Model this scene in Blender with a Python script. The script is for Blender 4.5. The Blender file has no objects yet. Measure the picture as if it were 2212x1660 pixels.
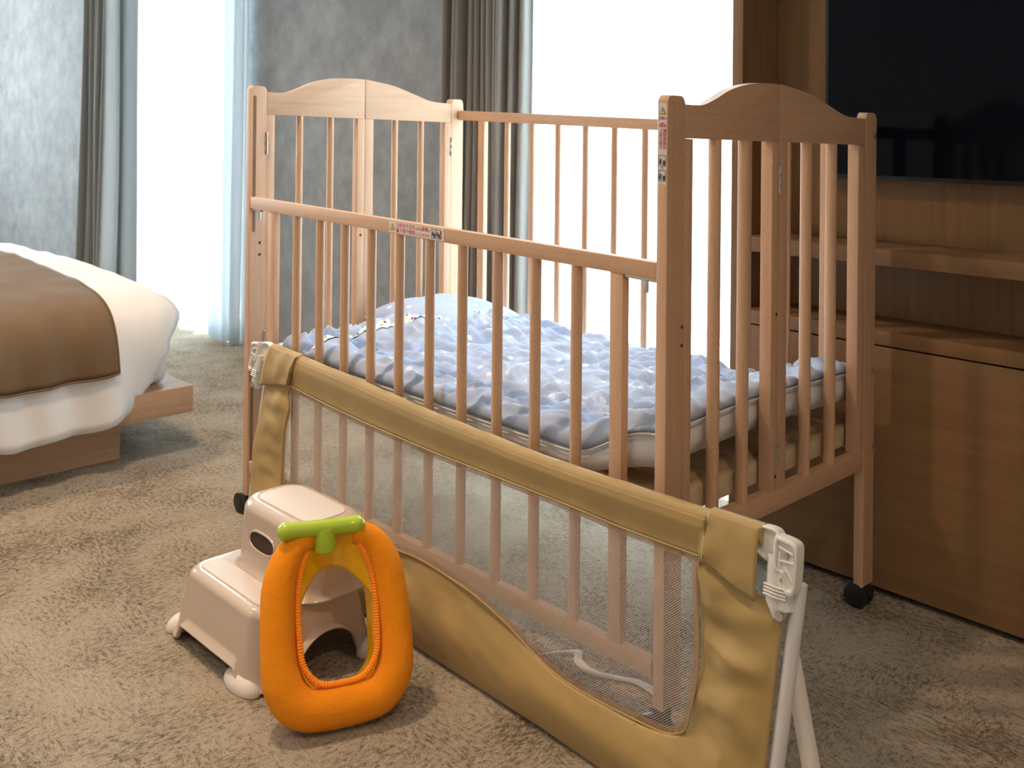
import bpy, bmesh, math, random
from mathutils import Vector, Matrix, noise
random.seed(7)
sc = bpy.context.scene
col = sc.collection
V = Vector

# ------------------------------------------------------------------ camera
cam_d = bpy.data.cameras.new('camera'); cam = bpy.data.objects.new('camera', cam_d); col.objects.link(cam)
yaw, pit, rol = 0.80204, 0.00443, 0.010
fw = V((-math.sin(yaw)*math.cos(pit), math.cos(yaw)*math.cos(pit), math.sin(pit)))
rt0 = V((math.cos(yaw), math.sin(yaw), 0)); up0 = rt0.cross(fw)
rt = rt0*math.cos(rol) + up0*math.sin(rol); up = up0*math.cos(rol) - rt0*math.sin(rol)
m = Matrix((rt, up, -fw)).transposed().to_4x4(); m.translation = V((2.1112, -1.1735, 0.9047))
cam.matrix_world = m
cam_d.sensor_width = 36; cam_d.lens = 2142.24/2212*36; cam_d.shift_y = -560/2212
cam_d.dof.use_dof = True; cam_d.dof.focus_distance = 1.75; cam_d.dof.aperture_fstop = 7.1
cam_d.clip_start = 0.02
sc.camera = cam

# ------------------------------------------------------------------ world, light, exposure
w = bpy.data.worlds.new('sky'); sc.world = w; w.use_nodes = True
bg = w.node_tree.nodes['Background']; bg.inputs[0].default_value = (0.86, 0.94, 1.0, 1); bg.inputs[1].default_value = 13.0
sc.view_settings.view_transform = 'Standard'; sc.view_settings.look = 'None'
sc.view_settings.exposure = 1.0; sc.view_settings.gamma = 1.0; sc.view_settings.use_curve_mapping = False
sc.cycles.max_bounces = 10; sc.cycles.diffuse_bounces = 5; sc.cycles.glossy_bounces = 3
sc.cycles.transparent_max_bounces = 24; sc.cycles.transmission_bounces = 6
sc.cycles.sample_clamp_indirect = 6; sc.cycles.use_denoising = True
sc.cycles.caustics_reflective = False; sc.cycles.caustics_refractive = False

def portal(x0, x1, z0, z1, loc, rot):
    d = bpy.data.lights.new('window_light_portal', 'AREA'); d.shape = 'RECTANGLE'; d.size = x1-x0; d.size_y = z1-z0
    d.cycles.is_portal = True
    o = bpy.data.objects.new('window_light_portal', d); col.objects.link(o); o.location = loc; o.rotation_euler = rot
portal(-2.62, -1.71, 0, 2.3, (-2.14, 1.14, 1.15), (-math.pi/2, 0, 0))
portal(0.04, 0.87, 0, 2.3, (0.455, 1.14, 1.15), (-math.pi/2, 0, 0))
portal(-1.6, 0.2, 0.6, 2.2, (-5.56, -0.7, 1.4), (math.pi/2, 0, -math.pi/2))

LAMPS = [(-1.1, -0.35, 46), (0.25, -0.55, 62), (1.25, -2.1, 38), (2.5, -0.9, 44), (-1.0, -2.2, 44)]
WARM = (1.0, 0.70, 0.44)

# ------------------------------------------------------------------ materials
def nodes(name):
    mt = bpy.data.materials.new(name); mt.use_nodes = True; nt = mt.node_tree
    return mt, nt, nt.nodes['Principled BSDF']
def N(nt, t, **k):
    n = nt.nodes.new(t)
    for a, b in k.items(): setattr(n, a, b)
    return n
def coords(nt, scale, rot=(0, 0, 0), kind='Object'):
    tc = N(nt, 'ShaderNodeTexCoord'); mp = N(nt, 'ShaderNodeMapping'); mp.inputs['Scale'].default_value = scale
    mp.inputs['Rotation'].default_value = rot
    nt.links.new(tc.outputs[kind], mp.inputs[0]); return mp.outputs[0]
def noi(nt, vec, s, det=3, rough=.5):
    n = N(nt, 'ShaderNodeTexNoise'); n.inputs['Scale'].default_value = s; n.inputs['Detail'].default_value = det
    n.inputs['Roughness'].default_value = rough; nt.links.new(vec, n.inputs['Vector']); return n.outputs['Fac']
def ramp(nt, fac, stops):
    r = N(nt, 'ShaderNodeValToRGB'); e = r.color_ramp.elements
    e[0].position, e[0].color = stops[0][0], (*stops[0][1], 1); e[1].position, e[1].color = stops[-1][0], (*stops[-1][1], 1)
    for p, c in stops[1:-1]:
        q = e.new(p); q.color = (*c, 1)
    nt.links.new(fac, r.inputs[0]); return r.outputs[0]
def bump(nt, b, h, st, dist=.01):
    n = N(nt, 'ShaderNodeBump'); n.inputs['Strength'].default_value = st; n.inputs['Distance'].default_value = dist
    nt.links.new(h, n.inputs['Height']); nt.links.new(n.outputs[0], b.inputs['Normal'])
def plain(name, c, rough=.5, metal=0, coat=0, spec=None):
    mt, nt, b = nodes(name); b.inputs['Base Color'].default_value = (*c, 1); b.inputs['Roughness'].default_value = rough
    b.inputs['Metallic'].default_value = metal; b.inputs['Coat Weight'].default_value = coat
    if spec is not None: b.inputs['Specular IOR Level'].default_value = spec
    v = coords(nt, (1, 1, 1)); f = noi(nt, v, 40, 2)
    mx = N(nt, 'ShaderNodeMapRange'); nt.links.new(f, mx.inputs[0])
    mx.inputs['To Min'].default_value = max(0, rough-.04); mx.inputs['To Max'].default_value = min(1, rough+.04)
    nt.links.new(mx.outputs[0], b.inputs['Roughness'])
    return mt
def mul(c, k): return tuple(min(1, x*k) for x in c)
def wood(name, c, axis='z', rough=.52, var=.09, scale=1.0, fleck=True):
    mt, nt, b = nodes(name)
    s = {'x': (2.6, 60, 60), 'y': (60, 2.6, 60), 'z': (60, 60, 2.6)}[axis]
    v = coords(nt, tuple(k*scale for k in s))
    f = noi(nt, v, 1.6, 4, .6)
    c1 = ramp(nt, f, [(.3, mul(c, 1-var)), (.55, c), (.75, mul(c, 1+var*.6))])
    b.inputs['Roughness'].default_value = rough; b.inputs['Specular IOR Level'].default_value = .35
    if fleck:
        s2 = {'x': (160, 1100, 1100), 'y': (1100, 160, 1100), 'z': (1100, 1100, 160)}[axis]
        f2 = noi(nt, coords(nt, s2), 1.0, 1)
        c2 = ramp(nt, f2, [(.30, (.84, .79, .74)), (.48, (1, 1, 1))])
        mm = N(nt, 'ShaderNodeMix', data_type='RGBA', blend_type='MULTIPLY'); mm.inputs[0].default_value = .8
        nt.links.new(c1, mm.inputs[6]); nt.links.new(c2, mm.inputs[7]); c1 = mm.outputs[2]
    nt.links.new(c1, b.inputs['Base Color'])
    bump(nt, b, f, .08, .002)
    return mt
BEECH = (.61, .385, .245)
beech_z = wood('beech_vertical', BEECH, 'z'); beech_x = wood('beech_lengthwise', BEECH, 'x'); beech_y = wood('beech_crosswise', BEECH, 'y')
slat_m = wood('slat_wood', (.50, .36, .22), 'x')
OAK = (.24, .134, .060)
oak_x = wood('oak_veneer_horizontal', OAK, 'x', .45, .13, .6); oak_z = wood('oak_veneer_vertical', OAK, 'z', .45, .13, .8)
bedw_y = wood('bed_wood', (.42, .25, .14), 'y', .5, .15)
dark_m = plain('shadow_gap_dark', (.035, .022, .015), .8)  # near-black colour stands in for the shadow line under the cabinet front

def carpet():
    mt, nt, b = nodes('carpet_pile')
    v = coords(nt, (1, 1, 1)); va = coords(nt, (1.0, 2.4, 1), (0, 0, .10)); vb = coords(nt, (2.4, 1.0, 1), (0, 0, .10))
    big = noi(nt, v, 4.5, 4, .6)
    f1 = noi(nt, va, 62, 6, .82); f2 = noi(nt, vb, 62, 6, .82)
    mx = N(nt, 'ShaderNodeMix'); chk = noi(nt, v, 8, 2)
    st = N(nt, 'ShaderNodeMath', operation='GREATER_THAN'); st.inputs[1].default_value = .5; nt.links.new(chk, st.inputs[0])
    nt.links.new(st.outputs[0], mx.inputs[0]); nt.links.new(f1, mx.inputs[2]); nt.links.new(f2, mx.inputs[3])
    ad = N(nt, 'ShaderNodeMath', operation='MULTIPLY_ADD'); ad.inputs[1].default_value = .42
    nt.links.new(big, ad.inputs[0]); nt.links.new(mx.outputs[0], ad.inputs[2])
    c = ramp(nt, ad.outputs[0], [(.595, (.135, .110, .080)), (.655, (.24, .200, .152)), (.705, (.35, .302, .238)), (.85, (.44, .39, .315))])
    fine = noi(nt, v, 330, 2, .6)
    c2 = ramp(nt, fine, [(.3, (.66, .64, .62)), (.6, (1, 1, 1))])
    mm = N(nt, 'ShaderNodeMix', data_type='RGBA', blend_type='MULTIPLY'); mm.inputs[0].default_value = .9
    nt.links.new(c, mm.inputs[6]); nt.links.new(c2, mm.inputs[7]); nt.links.new(mm.outputs[2], b.inputs['Base Color'])
    b.inputs['Roughness'].default_value = .95; b.inputs['Specular IOR Level'].default_value = .1
    sm = N(nt, 'ShaderNodeMath', operation='MULTIPLY_ADD'); sm.inputs[1].default_value = .5; nt.links.new(mx.outputs[0], sm.inputs[0]); nt.links.new(fine, sm.inputs[2])
    bump(nt, b, sm.outputs[0], .6, .004)
    return mt
carpet_m = carpet()
def wallpaper():
    mt, nt, b = nodes('grey_wallcovering'); v = coords(nt, (1, 1, 1))
    f = noi(nt, v, 9, 8, .72)
    c = ramp(nt, f, [(.3, (.165, .163, .166)), (.5, (.225, .223, .226)), (.7, (.30, .297, .30))])
    nt.links.new(c, b.inputs['Base Color']); b.inputs['Roughness'].default_value = .8
    bump(nt, b, noi(nt, v, 260, 3), .25, .003); return mt
wall_m = wallpaper()
ceil_m = plain('ceiling_paint', (.72, .70, .67), .9)
paint_m = plain('plain_wall_paint', (.72, .70, .66), .85)
frame_m = plain('white_frame', (.75, .77, .78), .4)

def cloth(name, c, trans=0., transp=0., rough=.85, weave=600, bs=.15, c2=None):
    mt = bpy.data.materials.new(name); mt.use_nodes = True; nt = mt.node_tree; b = nt.nodes['Principled BSDF']
    out = nt.nodes['Material Output']
    b.inputs['Base Color'].default_value = (*c, 1); b.inputs['Roughness'].default_value = rough
    b.inputs['Specular IOR Level'].default_value = .2
    v = coords(nt, (1, 1, 1)); bump(nt, b, noi(nt, v, weave, 2), bs, .002)
    sh = b.outputs[0]
    if trans:
        t = N(nt, 'ShaderNodeBsdfTranslucent'); t.inputs[0].default_value = (*(c2 or c), 1)
        mx = N(nt, 'ShaderNodeMixShader'); mx.inputs[0].default_value = trans
        nt.links.new(sh, mx.inputs[1]); nt.links.new(t.outputs[0], mx.inputs[2]); sh = mx.outputs[0]
    if transp:
        t = N(nt, 'ShaderNodeBsdfTransparent'); mx = N(nt, 'ShaderNodeMixShader'); mx.inputs[0].default_value = transp
        nt.links.new(sh, mx.inputs[1]); nt.links.new(t.outputs[0], mx.inputs[2]); sh = mx.outputs[0]
    nt.links.new(sh, out.inputs[0]); return mt
sheer_m = cloth('sheer_voile', (.80, .84, .86), .55, .28, weave=900)
drape_m = cloth('grey_drape', (.31, .30, .285), .28, 0, weave=350, bs=.4, c2=(.42, .37, .30))
white_m = cloth('white_cotton', (.70, .68, .67), 0, 0, .8, 500, .12)
runner_m = cloth('brown_runner', (.150, .095, .050), 0, 0, .55, 700, .1)
side_m = cloth('futon_white', (.72, .72, .75), 0, 0, .9, 700, .1)

def glass():
    mt = bpy.data.materials.new('window_glass'); mt.use_nodes = True; nt = mt.node_tree; nt.nodes.remove(nt.nodes['Principled BSDF'])
    a = N(nt, 'ShaderNodeBsdfTransparent'); g = N(nt, 'ShaderNodeBsdfGlossy'); g.inputs['Roughness'].default_value = .02
    a.inputs[0].default_value = (.95, .98, .98, 1)
    mx = N(nt, 'ShaderNodeMixShader'); mx.inputs[0].default_value = .06
    nt.links.new(a.outputs[0], mx.inputs[1]); nt.links.new(g.outputs[0], mx.inputs[2]); nt.links.new(mx.outputs[0], nt.nodes['Material Output'].inputs[0]); return mt
glass_m = glass()

def dotted():
    mt, nt, b = nodes('blue_dotted_cotton'); v = coords(nt, (1, 1, 1))
    f = noi(nt, v, 6, 3)
    base = ramp(nt, f, [(.3, (.36, .45, .655)), (.7, (.46, .555, .745))])
    v2 = coords(nt, (1, 1, 0.001)); vo = N(nt, 'ShaderNodeTexVoronoi'); vo.voronoi_dimensions = '2D'; vo.inputs['Scale'].default_value = 15
    vo.inputs['Randomness'].default_value = .45; nt.links.new(v2, vo.inputs['Vector'])
    c = ramp(nt, vo.outputs['Distance'], [(.085, (1, 1, 1)), (.11, (0, 0, 0))])
    mm = N(nt, 'ShaderNodeMix', data_type='RGBA'); nt.links.new(c, mm.inputs[0]); nt.links.new(base, mm.inputs[6]); mm.inputs[7].default_value = (.70, .74, .82, 1)
    nt.links.new(mm.outputs[2], b.inputs['Base Color']); b.inputs['Roughness'].default_value = .85; b.inputs['Specular IOR Level'].default_value = .2
    bump(nt, b, noi(nt, v, 500, 2), .1, .002); return mt
dot_m = dotted()
def gingham():
    mt, nt, b = nodes('blue_gingham'); v = coords(nt, (1, 1, 1)); sp = N(nt, 'ShaderNodeSeparateXYZ'); nt.links.new(v, sp.inputs[0])
    fs = []
    for k in (0, 1):
        a = N(nt, 'ShaderNodeMath', operation='MULTIPLY'); a.inputs[1].default_value = 300; nt.links.new(sp.outputs[k], a.inputs[0])
        s = N(nt, 'ShaderNodeMath', operation='SINE'); nt.links.new(a.outputs[0], s.inputs[0])
        g = N(nt, 'ShaderNodeMath', operation='GREATER_THAN'); g.inputs[1].default_value = 0; nt.links.new(s.outputs[0], g.inputs[0]); fs.append(g.outputs[0])
    ad = N(nt, 'ShaderNodeMath', operation='ADD'); nt.links.new(fs[0], ad.inputs[0]); nt.links.new(fs[1], ad.inputs[1])
    dv = N(nt, 'ShaderNodeMath', operation='MULTIPLY'); dv.inputs[1].default_value = .5; nt.links.new(ad.outputs[0], dv.inputs[0])
    nt.links.new(ramp(nt, dv.outputs[0], [(0, (.80, .84, .90)), (.5, (.62, .72, .88)), (1, (.45, .58, .82))]), b.inputs['Base Color']); b.inputs['Roughness'].default_value = .9
    return mt
ging_m = gingham()
def ribbon():
    mt, nt, b = nodes('printed_ribbon'); v = coords(nt, (1, 1, .001)); vo = N(nt, 'ShaderNodeTexVoronoi'); vo.voronoi_dimensions = '2D'
    vo.inputs['Scale'].default_value = 62; vo.inputs['Randomness'].default_value = .6; nt.links.new(v, vo.inputs['Vector'])
    mk = ramp(nt, vo.outputs['Distance'], [(.20, (1, 1, 1)), (.24, (0, 0, 0))])
    hs = N(nt, 'ShaderNodeHueSaturation'); hs.inputs['Saturation'].default_value = 1.6; hs.inputs['Value'].default_value = .55; nt.links.new(vo.outputs['Color'], hs.inputs['Color'])
    mm = N(nt, 'ShaderNodeMix', data_type='RGBA'); nt.links.new(mk, mm.inputs[0]); mm.inputs[6].default_value = (.84, .84, .85, 1); nt.links.new(hs.outputs[0], mm.inputs[7])
    nt.links.new(mm.outputs[2], b.inputs['Base Color']); b.inputs['Roughness'].default_value = .8; return mt
ribbon_m = ribbon()

KHAKI = (.37, .255, .095)
def khaki():
    mt, nt, b = nodes('khaki_fabric'); v = coords(nt, (1, 1, 1))
    c = ramp(nt, noi(nt, v, 7, 3), [(.3, mul(KHAKI, .9)), (.7, mul(KHAKI, 1.08))])
    nt.links.new(c, b.inputs['Base Color']); b.inputs['Roughness'].default_value = .55; b.inputs['Specular IOR Level'].default_value = .35
    b.inputs['Sheen Weight'].default_value = .15
    bump(nt, b, noi(nt, v, 900, 2), .15, .001); return mt
khaki_m = khaki()
def netting(name, cell, wdt, tint, aspect=.62):
    mt = bpy.data.materials.new(name); mt.use_nodes = True; nt = mt.node_tree; b = nt.nodes['Principled BSDF']
    b.inputs['Base Color'].default_value = (*tint, 1); b.inputs['Roughness'].default_value = .7
    v = coords(nt, (1, 1, 1)); sp = N(nt, 'ShaderNodeSeparateXYZ'); nt.links.new(v, sp.inputs[0])
    res = []
    for sg in (1, -1):
        a = N(nt, 'ShaderNodeMath', operation='MULTIPLY'); a.inputs[1].default_value = sg*aspect; nt.links.new(sp.outputs[0], a.inputs[0])
        s = N(nt, 'ShaderNodeMath', operation='ADD'); nt.links.new(a.outputs[0], s.inputs[0]); nt.links.new(sp.outputs[2], s.inputs[1])
        q = N(nt, 'ShaderNodeMath', operation='MULTIPLY'); q.inputs[1].default_value = 1/cell; nt.links.new(s.outputs[0], q.inputs[0])
        f = N(nt, 'ShaderNodeMath', operation='FRACT'); nt.links.new(q.outputs[0], f.inputs[0])
        l = N(nt, 'ShaderNodeMath', operation='LESS_THAN'); l.inputs[1].default_value = wdt; nt.links.new(f.outputs[0], l.inputs[0]); res.append(l.outputs[0])
    mx = N(nt, 'ShaderNodeMath', operation='MAXIMUM'); nt.links.new(res[0], mx.inputs[0]); nt.links.new(res[1], mx.inputs[1])
    nt.links.new(mx.outputs[0], b.inputs['Alpha']); return mt
net_m = netting('white_netting', .0036, .125, (.78, .73, .69), .85)
bind_m = netting('brown_binding', .0036, .45, (.34, .22, .13), .85)
plastic_w = plain('white_plastic', (.70, .69, .67), .38)
pole_m = plain('white_enamel_tube', (.62, .60, .62), .35)
strap_m = cloth('white_webbing', (.72, .68, .64), 0, 0, .8, 900, .3)
black_m = plain('black_rubber', (.012, .012, .014), .45)
steel_m = plain('zinc_steel', (.55, .54, .52), .35, .9)
hole_m = plain('bored_hole', (.09, .045, .025), .9); slot_m = plain('slot_wood', (.22, .11, .05), .8)
stool_m = plain('beige_plastic', (.53, .435, .36), .22, 0, .25)
foot_m = plain('white_rubber', (.70, .65, .61), .45)
def tread():
    mt, nt, b = nodes('ribbed_tread'); b.inputs['Base Color'].default_value = (.66, .60, .56, 1); b.inputs['Roughness'].default_value = .42
    v = coords(nt, (1, 1, .001)); vo = N(nt, 'ShaderNodeTexVoronoi'); vo.voronoi_dimensions = '2D'; vo.inputs['Scale'].default_value = 210
    vo.inputs['Randomness'].default_value = 0; nt.links.new(v, vo.inputs['Vector']); bump(nt, b, vo.outputs['Distance'], .55, .0015); return mt
tread_m = tread()
def terry():
    mt, nt, b = nodes('orange_terry'); v = coords(nt, (1, 1, 1)); f = noi(nt, v, 800, 2, .6)
    nt.links.new(ramp(nt, f, [(.3, (1.0, .28, .008)), (.6, (1.0, .35, .014))]), b.inputs['Base Color'])
    b.inputs['Roughness'].default_value = .95; b.inputs['Specular IOR Level'].default_value = .1; b.inputs['Sheen Weight'].default_value = .3
    b.inputs['Sheen Tint'].default_value = (1, .5, .15, 1)
    bump(nt, b, f, 1.0, .0022); return mt
terry_m = terry()
elastic_m = plain('orange_elastic', (1.0, .30, .011), .9)
yellow_m = plain('yellow_plastic', (.85, .47, .01), .28, 0, .2)
green_m = plain('lime_plastic', (.40, .56, .03), .25, 0, .3)
tv_m = plain('television_glass', (.003, .004, .008), .10, 0, 0, .08)
bezel_m = plain('television_bezel', (.008, .008, .010), .35)
stick_m = plain('sticker_paper', (.66, .60, .56), .5)
red_m = plain('red_print', (.55, .06, .05), .6); ink_m = plain('navy_print', (.04, .05, .10), .6); yel_m = plain('yellow_print', (.78, .58, .05), .6)
lamp_on = bpy.data.materials.new('lamp_glow'); lamp_on.use_nodes = True
_b = lamp_on.node_tree.nodes['Principled BSDF']; _b.inputs['Emission Color'].default_value = (*WARM, 1); _b.inputs['Emission Strength'].default_value = 4

# ------------------------------------------------------------------ builders
def empty(name, loc=(0, 0, 0), label=None, cat=None, group=None, kind=None):
    o = bpy.data.objects.new(name, None); o.location = loc; o.empty_display_size = .05; col.objects.link(o)
    tag(o, label, cat, group, kind); return o
def tag(o, label=None, cat=None, group=None, kind=None):
    if label: o['label'] = label
    if cat: o['category'] = cat
    if group: o['group'] = group
    if kind: o['kind'] = kind
    return o
def wloc(o):
    l = V((0, 0, 0))
    while o: l += V(o.location); o = o.parent
    return l
def build(name, bm, mat, parent=None, ang=26, origin=None, fix=True):
    """link a bmesh given in room coordinates as one mesh object"""
    if fix: bmesh.ops.recalc_face_normals(bm, faces=bm.faces)
    off = wloc(parent) if parent else V(origin or (0, 0, 0))
    for v in bm.verts: v.co -= off
    a = math.radians(ang)
    for f in bm.faces: f.smooth = True
    for e in bm.edges:
        if len(e.link_faces) == 2:
            try: e.smooth = e.calc_face_angle() < a
            except ValueError: pass
    me = bpy.data.meshes.new(name); bm.to_mesh(me); bm.free()
    o = bpy.data.objects.new(name, me); col.objects.link(o); me.materials.append(mat)
    if parent: o.parent = parent
    elif origin: o.location = origin
    return o
def box(bm, x0, x1, y0, y1, z0, z1, bev=0., seg=2):
    r = bmesh.ops.create_cube(bm, size=1.0); vs = r['verts']
    for v in vs: v.co = V(((x0+x1)/2+v.co.x*(x1-x0), (y0+y1)/2+v.co.y*(y1-y0), (z0+z1)/2+v.co.z*(z1-z0)))
    if bev:
        es = list({e for v in vs for e in v.link_edges})
        bmesh.ops.bevel(bm, geom=es, offset=bev, segments=seg, profile=.6, affect='EDGES')
def BX(*a, **k):
    bm = bmesh.new(); box(bm, *a, **k); return bm
def tube(bm, pts, r, n=12, rr=None, cap=True):
    """tube along pts; r a number or a list; rr = (a,b) elliptic factors"""
    pts = [V(p) for p in pts]; rings = []
    up_ = None
    for i, p in enumerate(pts):
        t = (pts[min(i+1, len(pts)-1)] - pts[max(i-1, 0)]).normalized()
        if up_ is None: up_ = V((0, 0, 1)) if abs(t.z) < .9 else V((0, 1, 0))
        a = t.cross(up_).normalized(); b_ = a.cross(t).normalized(); up_ = b_
        R = r[i] if isinstance(r, (list, tuple)) else r
        ea, eb = rr or (1, 1)
        rings.append([bm.verts.new(p + a*math.cos(2*math.pi*k/n)*R*ea + b_*math.sin(2*math.pi*k/n)*R*eb) for k in range(n)])
    for A, B in zip(rings, rings[1:]):
        for k in range(n): bm.faces.new((A[k], A[(k+1) % n], B[(k+1) % n], B[k]))
    if cap: bm.faces.new(rings[0]); bm.faces.new(rings[-1])
    return rings
def loopskin(bm, loops, closed=True, caps=(False, False)):
    rs = [[bm.verts.new(p) for p in l] for l in loops]; n = len(rs[0])
    for A, B in zip(rs, rs[1:]):
        for k in range(n if closed else n-1): bm.faces.new((A[k], A[(k+1) % n], B[(k+1) % n], B[k]))
    if caps[0]: bm.faces.new(rs[0])
    if caps[1]: bm.faces.new(rs[-1])
    return rs
def prism(bm, poly, axis, a, b, bev=0):
    """poly = 2D points in the two other axes (in x<y<z order), extruded along axis from a to b"""
    def P(u, v, w):
        return {'x': (w, u, v), 'y': (u, w, v), 'z': (u, v, w)}[axis]
    A = [bm.verts.new(P(u, v, a)) for u, v in poly]; B = [bm.verts.new(P(u, v, b)) for u, v in poly]
    n = len(poly); fs = [bm.faces.new(A), bm.faces.new(B)]
    sd = [bm.faces.new((A[k], A[(k+1) % n], B[(k+1) % n], B[k])) for k in range(n)]
    if bev:
        es = [e for f in fs for e in f.edges]
        bmesh.ops.bevel(bm, geom=es, offset=bev, segments=2, profile=.6, affect='EDGES')
def resample(pts, n, closed=False):
    pts = [V(p) for p in pts]
    if closed: pts = pts+[pts[0]]
    L_ = [0]
    for a, b in zip(pts, pts[1:]): L_.append(L_[-1]+(b-a).length)
    out = []
    for i in range(n):
        s = L_[-1]*i/(n if closed else n-1); k = 0
        while k < len(L_)-2 and L_[k+1] < s: k += 1
        d = L_[k+1]-L_[k]; out.append(pts[k].lerp(pts[k+1], (s-L_[k])/d if d else 0))
    return out
def smooth_poly(pts, n, closed=False):
    """Catmull-Rom through pts then resample"""
    P = [V(p) for p in pts]; q = []; m_ = len(P)
    for i in range(m_ if closed else m_-1):
        g = lambda k: P[k % m_] if closed else P[min(max(k, 0), m_-1)]
        a, b, c, d = g(i-1), g(i), g(i+1), g(i+2)
        for s in range(8):
            t = s/8; q.append(.5*((2*b)+(-a+c)*t+(2*a-5*b+4*c-d)*t*t+(-a+3*b-3*c+d)*t**3))
    if not closed: q.append(P[-1])
    return resample(q, n, closed)
def smoothstep(t): t = max(0, min(1, t)); return t*t*(3-2*t)
def grid(bm, nx, ny, fn):
    g = [[bm.verts.new(fn(i/nx, j/ny)) for j in range(ny+1)] for i in range(nx+1)]
    for i in range(nx):
        for j in range(ny): bm.faces.new((g[i][j], g[i+1][j], g[i+1][j+1], g[i][j+1]))
    return g
def solid(o, t, off=0):
    md = o.modifiers.new('thickness', 'SOLIDIFY'); md.thickness = t; md.offset = off; return o
def S(name, bm, mat, parent=None, **k):
    return tag(build(name, bm, mat, parent, **k), kind='structure')

# ------------------------------------------------------------------ room shell
XL, XR, YB, YF, HC = -5.5, 3.3, 0.93, -3.6, 2.45
S('floor', BX(XL-.1, XR+.1, YF-.1, YB+.25, -.08, 0), carpet_m)
S('ceiling', BX(XL-.1, XR+.1, YF-.1, YB+.2, HC, HC+.08), ceil_m)
bm = bmesh.new()
for a, b in ((XL-.1, -2.62), (-1.71, .04), (.87, XR+.1)): box(bm, a, b, YB, YB+.2, 0, HC)
for a, b in ((-2.62, -1.71), (.04, .87)): box(bm, a, b, YB, YB+.2, 2.3, HC)
S('wall_back', bm, wall_m)
bm = bmesh.new(); box(bm, XL-.1, XL, YF, -1.6, 0, HC); box(bm, XL-.1, XL, .2, YB, 0, HC); box(bm, XL-.1, XL, -1.6, .2, 0, .6); box(bm, XL-.1, XL, -1.6, .2, 2.2, HC)
S('wall_left', bm, wall_m)
S('wall_right', BX(XR, XR+.1, YF, YB, 0, HC), paint_m)
S('wall_front', BX(XL-.1, XR+.1, YF-.1, YF, 0, HC), paint_m)
def window(name, x0, x1, z0, z1, y):
    bm = bmesh.new(); t = .035
    for a in ((x0, x0+t, z0, z1), (x1-t, x1, z0, z1), (x0+t, x1-t, z0, z0+t), (x0+t, x1-t, z1-t, z1)): box(bm, a[0], a[1], y, y+.05, a[2], a[3], .003)
    w_ = S(name, bm, frame_m)
    build('window_glass', BX(x0+t, x1-t, y+.02, y+.026, z0+t, z1-t), glass_m, w_)
window('window_1', -2.62, -1.71, 0, 2.3, 1.05)
window('window_2', .04, .87, 0, 2.3, 1.05)
bm = bmesh.new()
for a in ((-1.6, -1.56, .6, 2.2), (.16, .2, .6, 2.2), (-1.56, .16, .6, .64), (-1.56, .16, 2.16, 2.2)): box(bm, XL-.07, XL-.03, a[0], a[1], a[2], a[3], .003)
w3 = S('window_3', bm, frame_m); build('window_glass', BX(XL-.055, XL-.049, -1.56, .16, .64, 2.16), glass_m, w3)

# curtains ------------------------------------------------------------
def curtain(name, x0, x1, y, z0, z1, folds, amp, mat, label, cat, seed, flare=0., nx=None, thick=.0015):
    random.seed(seed); nx = nx or folds*14
    w_ = [random.uniform(.6, 1.5) for _ in range(folds)]; tot = sum(w_); cum = [0]
    for q in w_: cum.append(cum[-1]+q/tot)
    am = [random.uniform(.6, 1.25) for _ in range(folds)]
    def fn(s, t):
        k = 0
        while k < folds-1 and cum[k+1] < s: k += 1
        ph = (s-cum[k])/(cum[k+1]-cum[k])
        z = z0+(z1-z0)*t
        A = amp*(am[k]*math.sin(math.pi*ph)**2 + (am[(k+1) % folds])*0)*(1-.25*t)
        yy = y - A*1.6 + amp*.5 + .25*amp*math.sin(9*s+2.2*z+seed)*(1-t)
        cx = (x0+x1)/2; xx = x0+(x1-x0)*s; xx = cx+(xx-cx)*(1+flare*(1-t)) + .10*amp*math.sin(2*math.pi*ph*2)
        return V((xx, yy, z + .004*math.sin(20*s)))
    bm = bmesh.new(); grid(bm, nx, 24, fn)
    o = build(name, bm, mat, ang=180, origin=((x0+x1)/2, y, z0)); solid(o, thick)
    tag(o, label, cat)
    return o
curtain('drape_curtain', -3.06, -2.74, .80, .012, 2.38, 9, .042, drape_m, 'narrow grey-green gathered drape left of the left window, behind the bed', 'curtain', 3, .06)
curtain('drape_curtain', -.27, .085, .845, .012, 2.38, 11, .036, drape_m, 'grey-beige gathered drape left of the big window, behind the cot', 'curtain', 8, .02)
curtain('sheer_curtain', -3.00, -1.60, .885, .006, 2.38, 9, .028, sheer_m, 'white sheer curtain glowing over the left window beyond the bed corner', 'curtain', 5, .0)
_c = curtain('darkening_sheer_layer', -1.86, -1.60, .862, .006, 2.38, 4, .02, cloth('sheer_voile_dense', (.76, .82, .86), .55, .12, weave=900), '', '', 21, .0)  # second sheer layer over the fold, added to darken this edge
_p = bpy.data.objects['sheer_curtain']; _c.location = _c.location-_p.location; _c.parent = _p
curtain('sheer_curtain', .0, .868, .895, .006, 2.38, 8, .022, sheer_m, 'white sheer curtain over the large bright window behind the cot', 'curtain', 12, 0)
for nm, x0, x1, lb in (('curtain_rail', -3.3, -1.5, 'white ceiling curtain track above the left window'), ('curtain_rail', -.42, .868, 'white ceiling curtain track above the right window')):
    o = build(nm, BX(x0, x1, .80, .925, 2.385, HC, bev=.004), frame_m, origin=((x0+x1)/2, .86, 2.385)); tag(o, lb, 'curtain rail')

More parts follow.
